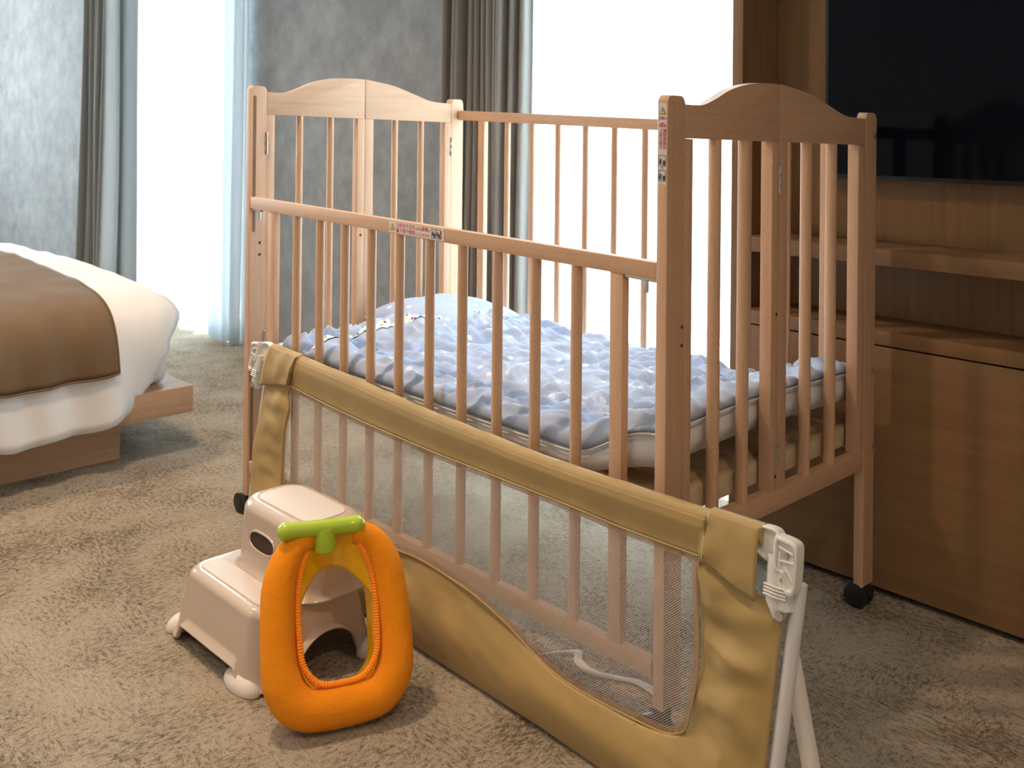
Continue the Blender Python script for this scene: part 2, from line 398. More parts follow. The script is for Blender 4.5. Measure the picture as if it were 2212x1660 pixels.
# wall unit -----------------------------------------------------------
S('trim_1', BX(.873, .900, .70, YB, 0, HC, bev=.0015), oak_z)
bm = bmesh.new(); box(bm, .900, XR, .848, YB, .50, HC); S('wall_panel', bm, oak_z)
cab = empty('low_cabinet', (2.1, .8, 0), 'long low brown wood cabinet with plain horizontal-grain front behind the cot', 'cabinet')
build('carcass', BX(.901, XR, .722, YB-.001, .03, .489), oak_x, cab)
build('front_panel', BX(.901, 2.05, .70, .7205, .015, .486, bev=.001), oak_x, cab)
build('front_panel', BX(2.053, XR-.002, .70, .7205, .015, .486, bev=.001), oak_x, cab)
build('plinth', BX(.901, XR, .745, .76, 0, .0295), dark_m, cab)  # set-back base, its colour carries the shade of the gap
build('countertop', BX(.901, XR, .698, .847, .4895, .518, bev=.0015), oak_x, cab)
sh = build('wall_shelf', BX(.9005, XR, .698, .8475, .645, .677, bev=.0015), oak_x, origin=(2.1, .78, .645))
tag(sh, 'long wood shelf board fixed above the low cabinet, under the television', 'shelf')
tv = empty('television', (1.7, .82, .80), 'large black flat television on the wood wall panel at top right', 'television')
bm = BX(1.035, 2.36, .812, .846, .807, 1.56, bev=.003); build('housing', bm, bezel_m, tv)
build('screen', BX(1.043, 2.352, .8105, .8118, .816, 1.552), tv_m, tv)

# ceiling downlights
for i, (x, y, p) in enumerate(LAMPS):
    lab = ['over the bed end', 'above the step stool', 'above the camera side of the room', 'above the right side of the room', 'above the bed pillow side'][i]
    r = empty('ceiling_downlight', (x, y, HC), 'round recessed warm ceiling downlight '+lab, 'ceiling light', 'recessed downlights in the ceiling')
    bm = bmesh.new(); lp = [[V((x+q*math.cos(a*math.pi/12), y+q*math.sin(a*math.pi/12), z)) for a in range(24)] for q, z in ((.042, HC-.002), (.044, HC-.006), (.06, HC-.006), (.062, HC-.0005))]
    loopskin(bm, lp); build('trim_ring', bm, frame_m, r)
    bm = bmesh.new(); bmesh.ops.create_circle(bm, cap_ends=True, radius=.042, segments=24, matrix=Matrix.Translation((x, y, HC-.003))); build('diffuser', bm, lamp_on, r)
    d = bpy.data.lights.new('downlight_beam', 'SPOT'); d.energy = p; d.color = WARM; d.spot_size = math.radians(125); d.spot_blend = .9; d.shadow_soft_size = .07
    o = bpy.data.objects.new('downlight_beam', d); col.objects.link(o); o.parent = r; o.location = (0, 0, -.02)

# ------------------------------------------------------------------ bed
PROF = [(-2.05, .30), (-2.0, .42), (-1.85, .465), (-1.4, .472), (-.95, .468), (-.70, .452), (-.58, .430), (-.51, .395), (-.475, .335), (-.462, .26), (-.455, .19), (-.447, .125)]
prof = smooth_poly([(a, 0, b) for a, b in PROF], 71)
def bedpt(i, y, off):
    p = prof[i]; a = prof[max(i-1, 0)]; b = prof[min(i+1, 70)]; t = (b-a).normalized(); n_ = V((-t.z, 0, t.x))
    if n_.z < 0 and n_.x < 0: n_ = -n_
    return V((p.x, y, p.z))+n_*off
bed = empty('bed', (-1.3, -.9, 0), 'hotel bed with light wood platform base and white mattress at the left edge', 'bed')
build('platform', BX(-2.2, -.475, -2.3, .11, .114, .187, bev=.0015), bedw_y, bed)
build('plinth_base', BX(-2.0, -.56, -2.1, -.058, 0, .1135), bedw_y, bed)
bm = BX(-2.04, -.535, -2.2, .068, .188, .385, bev=.035, seg=4); build('mattress', bm, white_m, bed, ang=180)
def duv(s, t):
    i = s*70; k = min(int(i), 69); f = i-k
    drop = smoothstep((i-44)/26)
    yend = .088-.155*max(0, (.40-prof[min(70, int(i))].z)/.275)
    y = -2.25+(yend+2.25)*t
    a = bedpt(k, y, 0).lerp(bedpt(k+1, y, 0), f)
    wv = noise.noise(V((a.x*3, y*3.5, .3)))*.014 + noise.noise(V((a.x*9, y*9, 4)))*.004
    fold = drop*.012*math.sin(y*26+2*math.sin(y*7)) 
    endr = smoothstep((t-.975)/.025)
    a += V((1, 0, 0))*(fold*1.0)*drop + V((0, 0, 1))*wv*(1-drop*.6)
    a.z += drop*.010*math.sin(y*9+1)+.03*max(0, (s-.90)/.10)*noise.noise(V((y*7, 0, 9)))
    a.x += drop*.018*noise.noise(V((y*16, a.z*4, 2)))
    if endr > 0: a.z -= endr*.05*(1-drop); a.x -= endr*.012*drop
    return a
bm = bmesh.new(); grid(bm, 90, 130, duv)
duvet = build('duvet', bm, white_m, ang=180, origin=(-1.25, -1.1, .19)); solid(duvet, .014, -1)
tag(duvet, 'white cotton duvet draped over the bed side under the brown runner', 'duvet')
def rnf(s, t):
    i = 14+s*(65.2-14); k = min(int(i), 69); f = i-k
    y = -.80+(.69)*t
    q = duv(i/70, (y+2.25)/(.088-.155*max(0, (.40-prof[min(70, int(i))].z)/.275)+2.25))
    n_ = (bedpt(k, y, 1)-bedpt(k, y, 0))
    return q+n_*(.010+.004*abs(noise.noise(V((q.x*4+q.z*5, q.y*5, 7))))+.003*noise.noise(V((q.x*9, q.y*12+q.z*9, 3))))
bm = bmesh.new(); grid(bm, 90, 60, rnf)
rn = build('bed_runner', bm, runner_m, ang=180, origin=(-1.0, -.45, .4)); solid(rn, .004, 0)
tag(rn, 'dark brown bed runner laid across the white duvet', 'bed runner')
bm = bmesh.new(); hp = [rnf(1, t/60)+V((.004, 0, 0)) for t in range(61)]; tube(bm, hp, .0028, 6); hp = [rnf(s/60, 1)+V((0, 0, .002)) for s in range(61)]; tube(bm, hp, .0028, 6)
build('hem', bm, runner_m, rn)

# ------------------------------------------------------------------ cot
L, W, T, PW = 1.2264, .6594, .0188, .0425
ZF = .042
def zf(x, y): return 1 - .0385*(x-L/2) - .0251*(y-W/2)
def cz(x, y, z): return ZF+z*zf(x, y)
crib = empty('baby_cot', (L/2, W/2, 0), 'beech wood baby cot with arched ends and lowered front gate on black casters', 'cot')
def cpart(name, bm, mat, parent=None, **k):
    for v in bm.verts: v.co.z = cz(v.co.x, v.co.y, v.co.z)
    return build(name, bm, mat, parent or crib, **k)
def roundpost(x0, x1, y0, y1, h, zb=0):
    """post with rounded top, profile in y/z"""
    bm = bmesh.new(); r = .010; pr = [(y0, zb), (y1, zb)]
    for k in range(7): a = k*math.pi/12; pr.append((y1-r+r*math.cos(a), h-r+r*math.sin(a)))
    for k in range(7): a = math.pi/2+k*math.pi/12; pr.append((y0+r+r*math.cos(a), h-r+r*math.sin(a)))
    prism(bm, pr, 'x', x0, x1, .002); return bm
T2 = .024
posts = {}
for nm, x0, x1, y0, y1 in (('fl', 0, T, 0, PW), ('fr', L-T, L, 0, PW), ('bl', -.004, T, W-PW, W), ('br', L-T, L, W-PW, W)):
    posts[nm] = cpart('corner_post', roundpost(x0, x1, y0, y1, .93, .013 if nm == 'fr' else 0), beech_z)
def hardware(name, bm, mat, parent): return cpart(name, bm, mat, parent)
def arch(ylist, zlist, x0, x1):
    top = smooth_poly([(a, 0, b) for a, b in zip(ylist, zlist)], 40)
    pr = [(p.x, p.z) for p in top]; pr = [(ylist[0], .8658)]+pr+[(ylist[-1], .8658)]
    bm = bmesh.new(); prism(bm, pr[::-1], 'x', x0, x1, .0022); return bm
def endpanel(side):
    X1 = T if side == 'l' else L; xb0, xb1 = X1-.016, X1-.0003; cx = X1-T/2
    if side == 'l': mid, bars, st1, st2 = .326, (.138, .227, .428, .516), (PW+.0002, .064), (.594, W-PW-.0002)
    else: mid, bars, st1, st2 = .3090, (.134, .216, .413, .502), (PW+.0002, .063), (.588, W-PW-.0002)
    ys = [PW+.0006, .085, .119, .164, .216, .272, .322, .407, .473, .533, .575, W-PW-.0006]; zs = [.918, .9185, .929, .9475, .9595, .9645, .9645, .954, .937, .921, .918, .9175]
    if side == 'l': ys = [y if i in (0, 11) else y+.008 for i, y in enumerate(ys)]
    k = [i for i, y in enumerate(ys) if y < mid]
    zc = zs[k[-1]]
    for a, b in ((ys[:k[-1]+1]+[mid-.0004], zs[:k[-1]+1]+[zc]), ([mid+.0004]+ys[k[-1]+1:], [zc]+zs[k[-1]+1:])):
        cpart('arched_top_board', arch(a, b, xb0, xb1), beech_y)
    cw = .0225
    for y0, y1 in (st1, (mid-cw, mid-.0004), (mid+.0004, mid+cw+.004), st2):
        cpart('stile', BX(X1-T-.003, X1-.0002, y0, y1, .268, .8655, bev=.0006), beech_z)
    for yb in bars:
        bm = bmesh.new(); tube(bm, [(cx, yb, .268), (cx, yb, .866)], .0106 if side == 'r' else .0092, 20, (1, .86)); cpart('round_bar', bm, beech_z)
    cpart('bottom_rail', BX(X1-T, X1-.0002, PW+.0003, W-PW-.0003, .232, .268, bev=.0015), beech_y)
    for zh, yh in ((.80, PW+.0003), (.80, W-PW-.0003), (.345, PW+.0003), (.345, W-PW-.0003), (.80, mid), (.335, mid)):
        if side == 'r' and yh != mid: continue
        if side == 'l' and yh == mid: continue
        bm = BX(X1-.001, X1+.0015, yh-.0022, yh+.0022, zh-.025, zh+.025, bev=.0008, seg=1)
        for q in (-.018, 0, .018): tube(bm, [(X1+.0015, yh, zh+q-.006), (X1+.0015, yh, zh+q+.006)], .0019, 8)
        cpart('hinge', bm, steel_m)
    return mid
midl = endpanel('l'); midr = endpanel('r')
def dot_x(x, y, z, r=.0035, m_=hole_m, nm='bored_hole', par=None, out=.0004):
    bm = bmesh.new(); tube(bm, [(x-.0015, y, z), (x+out, y, z)], r, 16); cpart(nm, bm, m_, par)
for y, z, par in ((.027, .572, 'fl'), (.027, .545, 'fl')): dot_x(T, y, z, par=posts[par])
for z in (.58, .552): dot_x(L, .0385, z, par=posts['fr'], r=.003)
dot_x(T, midl-.011, .575); dot_x(L, midr-.006, .57, .003); dot_x(L, midr-.006, .292, .003)
for z in (.885, .42, .27):
    bm = bmesh.new(); tube(bm, [(L-.001, W-.009, z), (L+.002, W-.009, z), (L+.0035, W-.009, z)], [.0055, .0055, .0025], 16); cpart('screw', bm, steel_m, posts['br'])
# slots on the front left post
for z0, z1 in ((.60, .905), (.075, .305)):
    bm = bmesh.new(); pr = []
    for k in range(9): a = math.pi*k/8; pr.append((.0105+.0040*math.cos(a), z1+.0032*math.sin(a)))
    for k in range(9): a = math.pi+math.pi*k/8; pr.append((.0105+.0040*math.cos(a), z0+.0032*math.sin(a)))
    prism(bm, pr, 'x', T-.003, T+.0004); cpart('slide_slot', bm, slot_m, posts['fl'])
bars_x = [.2095+.0924*k for k in range(10)]
def gate(y0, y1, zb, zt, front):
    yc = (y0+y1)/2
    rail = cpart('gate_top_rail', BX(T+.001, L-T-.001, y0, y1, zt-.026, zt, bev=.0012), beech_x)
    cpart('gate_bottom_rail', BX(T+.004, L-T-.004, y0+.001, y1-.001, zb, zb+.028, bev=.002), beech_x)
    for x0, x1 in ((.101, .1255), (1.118, 1.1425)):
        cpart('gate_stile', BX(x0, x1, y0+.001, y1-.002, zb+.028, zt-.026, bev=.0012), beech_z)
    for x in bars_x:
        bm = bmesh.new(); tube(bm, [(x, yc, zb+.028), (x, yc, zt-.0255)], .0095 if front else .0078, 20); cpart('gate_bar', bm, beech_z)
    return rail
frail = gate(.0005, .0195, .052, .6775, True)
brail = gate(W-.0185, W-.0005, .30, .900, False)
# latches under the lowered rail
for xa, xb in ((.022, .060), (1.145, 1.205)):
    bm = BX(xa, xb, .004, .014, .6465, .6512, bev=.0008); box(bm, (xa+xb)/2+.004, (xa+xb)/2+.010, .006, .012, .628, .6465, .001); tube(bm, [(xa, .009, .648), (xb, .009, .648)], .0024, 8)
    cpart('gate_latch', bm, steel_m, frail)
# mattress base
for k in range(7):
    y0 = .055+k*.080
    cpart('base_slat', BX(T+.012, L-.0465, y0, y0+.052, .293, .313, bev=.0015), slat_m)
cpart('end_batten', BX(L-.046, L-.028, .03, W-.03, .276, .311, bev=.001), wood('pale_batten', (.62, .50, .34), 'y'))
for x0 in (.05, .60, L-.12): cpart('base_crossbar', BX(x0, x0+.03, .03, W-.03, .262, .2918, bev=.001), beech_y)
for y0 in (.024, W-.034): cpart('base_side_rail', BX(T+.003, L-T-.006, y0, y0+.012, .262, .29, bev=.001), beech_x)
# casters
for nm, x, y in (('fl', .0095, .022), ('fr', L-.0095, .022), ('bl', .0095, W-.022), ('br', L-.0095, W-.022)):
    hd = bmesh.new(); ax, ay = (-.010, -.016) if nm[0] == 'f' else (-.006, -.004)
    tube(hd, [(x, y, .040), (x, y, .0585 if nm == 'fr' else .0418)], .0075, 14)
    hood = []
    for k in range(13):
        a = math.pi*k/12; hood.append((x+ax+.0235*math.cos(a), .024+.0175*math.sin(a)))
    prism(hd, hood, 'y', y+ay-.006, y+ay+.006, .0015)
    c_ = build('caster', hd, black_m, crib)
    for s in (-1, 1):
        bm = bmesh.new(); yc = y+ay+s*.0125
        tube(bm, [(x+ax, yc-.0055, .023), (x+ax, yc-.004, .023), (x+ax, yc+.004, .023), (x+ax, yc+.0055, .023)], [.019, .0228, .0228, .019], 24); build('wheel', bm, black_m, c_)

# stickers ------------------------------------------------------------
def text_mesh(body, size, M, name, mat, parent, align='LEFT', extr=.00015):
    cu = bpy.data.curves.new('t', 'FONT'); cu.body = body; cu.size = size; cu.align_x = align; cu.extrude = extr; cu.resolution_u = 2
    o = bpy.data.objects.new('t', cu); col.objects.link(o); bpy.context.view_layer.update()
    me = bpy.data.meshes.new_from_object(o.evaluated_get(bpy.context.evaluated_depsgraph_get())); bpy.data.objects.remove(o)
    bm = bmesh.new(); bm.from_mesh(me); bpy.data.meshes.remove(me)
    for v in bm.verts: v.co = M @ v.co
    return bm
def flat(poly, y, th=.0002):
    bm = bmesh.new(); prism(bm, poly, 'y', y-th, y); return bm
def merge(a, b):
    me = bpy.data.meshes.new('x'); b.to_mesh(me); b.free(); a.from_mesh(me); bpy.data.meshes.remove(me)
def front_M(x, z, y): return Matrix.Translation((x, y, z)) @ Matrix.Rotation(math.pi/2, 4, 'X')
def ring_rect(bm, x0, x1, z0, z1, y, t):
    for a in ((x0, x1, z0, z0+t), (x0, x1, z1-t, z1), (x0, x0+t, z0+t, z1-t), (x1-t, x1, z0+t, z1-t)): box(bm, a[0], a[1], y-.0002, y, a[2], a[3])
def warning(cx, cz_, s, y, par, fn):
    tri = lambda k: [(cx-s*k, cz_-s*.62*k-(1-k)*0), (cx+s*k, cz_-s*.62*k), (cx, cz_+s*1.05*k)]
    fn('warning_triangle', flat(tri(1), y-.0003), ink_m, par); fn('warning_triangle', flat(tri(.80), y-.0006), yel_m, par)
    bm = flat([(cx-s*.08, cz_-s*.05), (cx+s*.08, cz_-s*.05), (cx+s*.12, cz_+s*.42), (cx-s*.12, cz_+s*.42)], y-.0009)
    merge(bm, flat([(cx-s*.08, cz_-s*.34), (cx+s*.08, cz_-s*.34), (cx+s*.08, cz_-s*.17), (cx-s*.08, cz_-s*.17)], y-.0009)); fn('warning_mark', bm, ink_m, par)
def person_icon(bm, x, z, s, y):
    for q in ((.0, .62, .20), (-.05, .2, .26)): 
        pts = [(x+s*(q[0]+q[2]*math.cos(a*math.pi/8)), z+s*(q[1]+q[2]*math.sin(a*math.pi/8))) for a in range(16)]; merge(bm, flat(pts, y))
SY = -.0001
stk = cpart('safety_sticker', flat([(.556, .6535), (.722, .6535), (.722, .6755), (.556, .6755)], SY+.0004, .0004), stick_m, crib)
warning(.567, .6635, .0072, SY, stk, cpart)
bm = text_mesh('つかまり立ち', .0098, front_M(.579, .6665, SY-.0002), '', None, None)
merge(bm, text_mesh('したら', .0062, front_M(.638, .6665, SY-.0002), '', None, None)); merge(bm, text_mesh('床板', .0098, front_M(.657, .6662, SY-.0002), '', None, None)); merge(bm, text_mesh('を', .0055, front_M(.677, .6662, SY-.0002), '', None, None))
merge(bm, text_mesh('最下段で使用', .0098, front_M(.579, .6562, SY-.0002), '', None, None)); merge(bm, text_mesh('してください', .0072, front_M(.639, .6562, SY-.0002), '', None, None))
merge(bm, text_mesh('禁止事項', .0038, front_M(.715, .6565, SY-.0002) @ Matrix.Rotation(math.pi/2, 4, 'Z'), '', None, None))
cpart('sticker_text', bm, red_m, stk)
bm = bmesh.new()
for x0 in (.6865, .7005): ring_rect(bm, x0, x0+.0115, .6560, .6735, SY-.0003, .0007); person_icon(bm, x0+.004, .661, .009, SY-.0003); box(bm, x0+.006, x0+.0105, SY-.0004, SY-.0002, .6575, .665)
merge(bm, flat([(.6985, .6632), (.6985, .6662), (.7002, .6647)], SY-.0003)); cpart('sticker_pictogram', bm, ink_m, stk)
# sticker on front right post
xs0, xs1 = L-T+.0012, L-.0022; xm = (xs0+xs1)/2
stk2 = cpart('safety_sticker', flat([(xs0, .796), (xs1, .796), (xs1, .917), (xs0, .917)], SY+.0004, .0004), stick_m, crib)
warning(xm, .9045, .0065, SY, stk2, cpart)
bm = text_mesh('お願い', .0050, front_M(xs0+.0008, .893, SY-.0002), '', None, None)
pts = [(xm+.0066*math.cos(a*math.pi/12), .8815+.0066*math.sin(a*math.pi/12)) for a in range(13)]; merge(bm, flat(pts, SY-.0002))
for i, ch in enumerate('御使用後は'): merge(bm, text_mesh(ch, .0066, front_M(xm+.0010, .8735-.0062*i, SY-.0002), '', None, None))
for i, ch in enumerate('上段に戻す'): merge(bm, text_mesh(ch, .0066, front_M(xm-.0060, .8735-.0062*i, SY-.0002), '', None, None))
cpart('sticker_text', bm, red_m, stk2)
cpart('sticker_text', text_mesh('必ず', .0052, front_M(xm-.0048, .8822, SY-.0006), '', None, None), stick_m, stk2)
bm = bmesh.new()
for z0 in (.8235, .801): ring_rect(bm, xs0+.001, xs1-.001, z0, z0+.016, SY-.0003, .0006); person_icon(bm, xs0+.005, z0+.003, .009, SY-.0003); box(bm, xs1-.006, xs1-.002, SY-.0004, SY-.0002, z0+.001, z0+.008)
merge(bm, flat([(xm-.0015, .8215), (xm+.0015, .8215), (xm, .8190)], SY-.0003)); cpart('sticker_pictogram', bm, ink_m, stk2)

# bedding ---------------------------------------------------------------
def lift(x, y): return .052*smoothstep((x-1.02)/.18) * (.86+.14*math.cos((y-.33)*6)) 
def mbase(x, y): return cz(x, y, .3135) + lift(x, y)
def pad(bm, x0, x1, y0, y1, zb, th, nx, ny, edge, wob):
    def prof_(d): return math.sqrt(max(0, 1-(1-min(1, d/edge))**2))
    def f(s, t, top):
        # finer near edges
        s2 = .5-.5*math.cos(math.pi*s); t2 = .5-.5*math.cos(math.pi*t)
        s2 = .5*s+.5*s2; t2 = .5*t+.5*t2
        x = x0+(x1-x0)*s2; y = y0+(y1-y0)*t2
        d = min(x-x0, x1-x, y-y0, y1-y); p = prof_(d)
        mid_ = zb(x, y)+th(x, y)*.42
        if top: z = mid_+(th(x, y)*.58)*p+wob(x, y)*p
        else: z = mid_-(th(x, y)*.42)*p
        return V((x, y, z))
    a = [[bm.verts.new(f(i/nx, j/ny, True)) for j in range(ny+1)] for i in range(nx+1)]
    b = [[a[i][j] if i in (0, nx) or j in (0, ny) else bm.verts.new(f(i/nx, j/ny, False)) for j in range(ny+1)] for i in range(nx+1)]
    for i in range(nx):
        for j in range(ny):
            bm.faces.new((a[i][j], a[i+1][j], a[i+1][j+1], a[i][j+1]))
            q = (b[i][j], b[i][j+1], b[i+1][j+1], b[i+1][j])
            if len(set(q)) >= 3:
                try: bm.faces.new(q)
                except ValueError: pass
    return f
fut = None
bm = bmesh.new()
FX0, FX1, FY0, FY1 = T+.016, L-T-.012, .0265, W-.030
mth = lambda x, y: .028+.026*smoothstep((x-1.0)/.16)
f_m = pad(bm, FX0, FX1, FY0, FY1, mbase, mth, 70, 40, .0065, lambda x, y: 0)
fut = build('cot_mattress', bm, side_m, ang=180, origin=(L/2, W/2, .36)); tag(fut, 'thin white-sided futon mattress lying on the cot slats', 'mattress')
bm = bmesh.new(); grid(bm, 12, 10, lambda s, t: V((FX0+.012+.17*s, FY0+.010+.42*t, mbase(FX0+.1, .2)+.030+.004*math.sin(9*s)*math.sin(7*t)+.012*smoothstep((s-.6)/.4))))
o = build('gingham_cover', bm, ging_m, fut, ang=180); solid(o, .0015, 1)
def cbase(x, y): return mbase(x, y)+mth(x, y)+.0012
def wr(x, y):
    r = 0
    p = V((x*5.2, y*8.5, 0)); r += .010*noise.noise(p)
    p = V((x*15+noise.noise(V((x*4, y*4, 2)))*1.2, y*22, 1)); r += .0105*(1-abs(noise.noise(p))*3.0)
    p = V((x*30, y*40+noise.noise(V((x*9, y*9, 5)))*2, 3)); r += .0035*noise.noise(p)
    q_ = noise.noise(V((x*6, y*6, 8)))*.8; p = V((x*16+y*9+q_, y*46-x*14+q_*2, 6)); r += .0050*(1-abs(noise.noise(p))*4)
    # quilting channels
    qx = abs(((x*4.2+.3*math.sin(y*7)) % 1)-.5)*2; qy = abs(((y*5.0+.2*math.sin(x*9)) % 1)-.5)*2
    r -= .006*(math.exp(-(1-qx)**2*70)+math.exp(-(1-qy)**2*70))
    return r
def hump(x, y):
    return .030*math.exp(-((x-.26)/.10)**2-((y-.27)/.20)**2) + .018*math.exp(-((x-.33)/.16)**2-((y-.50)/.12)**2)
PATCH = (.25, .555)
CX0, CX1, CY0, CY1 = .125, FX1+.001, FY0-.001, FY1+.002
bm = bmesh.new()
f_c = pad(bm, CX0, CX1, CY0, CY1, lambda x, y: cbase(x, y)-.005, lambda x, y: .035-.010*smoothstep((x-1.02)/.14)+hump(x, y)*.35, 170, 100, .038, lambda x, y: wr(x, y)+hump(x, y)*.75)
cmf = build('comforter', bm, dot_m, ang=180, origin=(.66, .33, .40)); tag(cmf, 'pale blue polka-dot baby comforter spread over the cot mattress', 'comforter')
# ribbon band sewn across the comforter near its top edge, piping at the front and foot edges
def surf(x, y):
    # invert the edge-refined parametrisation
    def inv(v, a, b):
        t = (v-a)/(b-a); s = t
        for _ in range(12):
            g = .5*s+.5*(.5-.5*math.cos(math.pi*s)); s -= (g-t)/(.5+.25*math.pi*math.sin(math.pi*s)+1e-6)
        return min(1, max(0, s))
    return f_c(inv(x, CX0, CX1), inv(y, CY0, CY1), True)
def rb(s, t):
    y = CY0+.006+(CY1-CY0-.012)*s; x = .235+.050*math.sin((y-.05)*4.6)+.024*t
    p = surf(x, y); return p+V((0, 0, .0028))
bm = bmesh.new(); grid(bm, 120, 3, rb); o = build('printed_ribbon', bm, ribbon_m, cmf, ang=180)
bm = bmesh.new(); pp = [f_m(i/60, 0, True)+V((0, -.001, mth(f_m(i/60, 0, True).x, 0)*.56)) for i in range(61)]; pp += [f_m(1, j/34, True)+V((.001, 0, mth(FX1, 0)*.56)) for j in range(1, 35)]; tube(bm, pp, .0016, 6)
build('piping', bm, side_m, fut)
bm = bmesh.new(); px_, py_ = PATCH
ring_ = [surf(px_+.019*(1+.22*math.sin(3*a*math.pi/12+1))*math.cos(a*math.pi/12), py_+.017*(1+.22*math.sin(3*a*math.pi/12+1))*math.sin(a*math.pi/12))+V((0, 0, .0022)) for a in range(24)]
loopskin(bm, [ring_, [p.lerp(surf(px_, py_)+V((0, 0, .003)), .5) for p in ring_]], caps=(False, True)); build('yellow_patch', bm, yel_m, cmf, ang=180)
bm = bmesh.new()
def pill(x, y):
    u_, v_ = (x-.165)/.145, (y-.47)/.155
    return max(0, 1-abs(u_)**3-abs(v_)**3)**.5
def PF(s, t, top):
    x = .034+.29*s; y = .312+.300*t
    p = max(0, 1-abs(2*s-1)**3.2)**.5*max(0, 1-abs(2*t-1)**3.2)**.5
    z = mbase(x, y)+.062+ (.050*p if top else -.006*p) + (.005*noise.noise(V((x*14, y*14, 0))) if top else 0)*p
    ang = .25; cx_, cy_ = .165, .47
    X, Y = x-cx_, y-cy_
    return V((cx_+X*math.cos(ang*.3)-Y*math.sin(ang*.3), cy_+X*math.sin(ang*.3)+Y*math.cos(ang*.3)*.97, z))
a = [[bm.verts.new(PF(i/26, j/26, True)) for j in range(27)] for i in range(27)]
b = [[a[i][j] if i in (0, 26) or j in (0, 26) else bm.verts.new(PF(i/26, j/26, False)) for j in range(27)] for i in range(27)]
for i in range(26):
    for j in range(26):
        bm.faces.new((a[i][j], a[i+1][j], a[i+1][j+1], a[i][j+1])); bm.faces.new((b[i][j], b[i][j+1], b[i+1][j+1], b[i+1][j]))
pl = build('cot_pillow', bm, dot_m, ang=180, origin=(.165, .47, .41)); tag(pl, 'pale blue dotted pillow at the window-side head end of the cot', 'pillow')

# ------------------------------------------------------------------ guard rail
GA, GB, GC = -.066, -.03, .13
GN = V((GB, -1, GC)).normalized()   # faces the camera
def gp(x, z, off=0): return V((x, GA+GB*x+GC*z, z))+GN*off
gr = empty('bed_guard_rail', (.8, -.09, 0), 'khaki fabric bed guard rail with white mesh window leaning against the cot', 'bed rail')
TOP = [(.1619, .4176), (.2761, .4141), (.3716, .411), (.4759, .4073), (.5852, .4019), (.7264, .3955), (.8517, .3925), (.9799, .3895), (1.1111, .390), (1.2343, .3927), (1.302, .3946), (1.3483, .3955)]
RIGHT = [(1.3483, .3955), (1.341, .333), (1.4629, .3097), (1.4601, .2495), (1.4566, .1824), (1.4530, .10), (1.448, .006)]
BOT = [(1.448, .006), (1.3215, .004), (1.1924, .0035), (1.0747, .0067), (.8904, .006), (.7305, .0065), (.45, .006), (.15, .008)]
LEFT = [(.15, .008), (.137, .096), (.1225, .196), (.136, .27), (.1422, .3314), (.150, .385), (.1619, .4176)]
WT = [(.2552, .3497), (.3583, .343), (.5402, .3355), (.7561, .332), (.9072, .333), (1.1097, .3334), (1.20, .3325), (1.3339, .3357)]
WR = [(1.3339, .3357), (1.3335, .3054), (1.343, .24), (1.346, .1817), (1.338, .1254), (1.330, .110)]
WB = [(1.330, .110), (1.312, .1010), (1.2809, .0952), (1.1902, .0899), (1.1092, .0905), (1.0432, .1042), (.9865, .1215), (.9205, .1355), (.8675, .142), (.7448, .1477), (.6126, .1340), (.44, .1103), (.32, .092), (.292, .092)]
WL = [(.292, .092), (.2761, .105), (.267, .1409), (.2613, .1746), (.2524, .2501), (.2600, .3043), (.2480, .328), (.2552, .3497)]
def segs(parts, ns, sm=True):
    out = []
    for p, n in zip(parts, ns):
        q = (smooth_poly if sm else resample)([(a, 0, b) for a, b in p], n+1)[:-1]; out += q
    return out
ns = (130, 70, 130, 60)
OUT = segs((TOP, RIGHT, BOT, LEFT), ns, False); INN = segs((WT, WR, WB, WL), ns, True)
def wrk(x, z):
    e = smoothstep((x-1.2)/.2)+smoothstep((.34-x)/.15)
    r = .0045*noise.noise(V((x*7, 0, z*7)))+.0028*noise.noise(V((x*19+z*30, 4, z*26)))
    r += e*(.006*noise.noise(V((x*10+z*9, 1, z*24-x*7)))+.003*noise.noise(V((x*25, 2, z*38))))
    uu = x*.5+z*.85; vv = -x*.85+z*.5
    r += smoothstep((x-1.30)/.08)*.0050*(1-3*abs(noise.noise(V((uu*22+vv*4, vv*7, 11)))))+smoothstep((.27-x)/.06)*.0030*(1-3*abs(noise.noise(V((uu*20, vv*9, 12)))))
    # pull creases near the sleeve
    r += .004*noise.noise(V((x*22, 3, z*5)))*smoothstep((.10-abs(z-.36))/.1)
    return r
bm = bmesh.new(); M_ = 26
loops = []
for j in range(M_+1):
    t = j/M_; lp = []
    for k_, (o_, i_) in enumerate(zip(OUT, INN)):
        tb = smoothstep((134-k_)/5) if k_ < 134 else 0
        p = i_.lerp(o_, t); r = wrk(p.x, p.z)*math.sin(math.pi*min(1, t*1.0+.08))**.5 if t < .98 else 0
        lower = smoothstep((.20-p.z)/.12)*(.012*math.sin(math.pi*min(1, max(0, p.z/.12)))) if .05 < (p.x-.1) < 1.3 else 0
        o0 = .006*math.sin(math.pi*t)+r+lower; o1 = .0100*smoothstep(t/.75)+r*.25*(1-t); zz = p.z-.009*smoothstep((t-.5)/.5)*tb
        lp.append(gp(p.x, zz, o0*(1-tb)+o1*tb))
    loops.append(lp)
loopskin(bm, loops)
fab = build('fabric_cover', bm, khaki_m, gr, ang=180); solid(fab, .003, -1)
# padded top edge
bm = bmesh.new(); tp = smooth_poly([gp(a, b-.010, -.003) for a, b in TOP], 80)
rad = [.0125+.0012*noise.noise(V((p.x*18, 0, 0)))+.0012*math.exp(-((p.x-.885)/.012)**2) for p in tp]
tube(bm, tp, rad, 18); build('top_edge', bm, khaki_m, gr, ang=60)
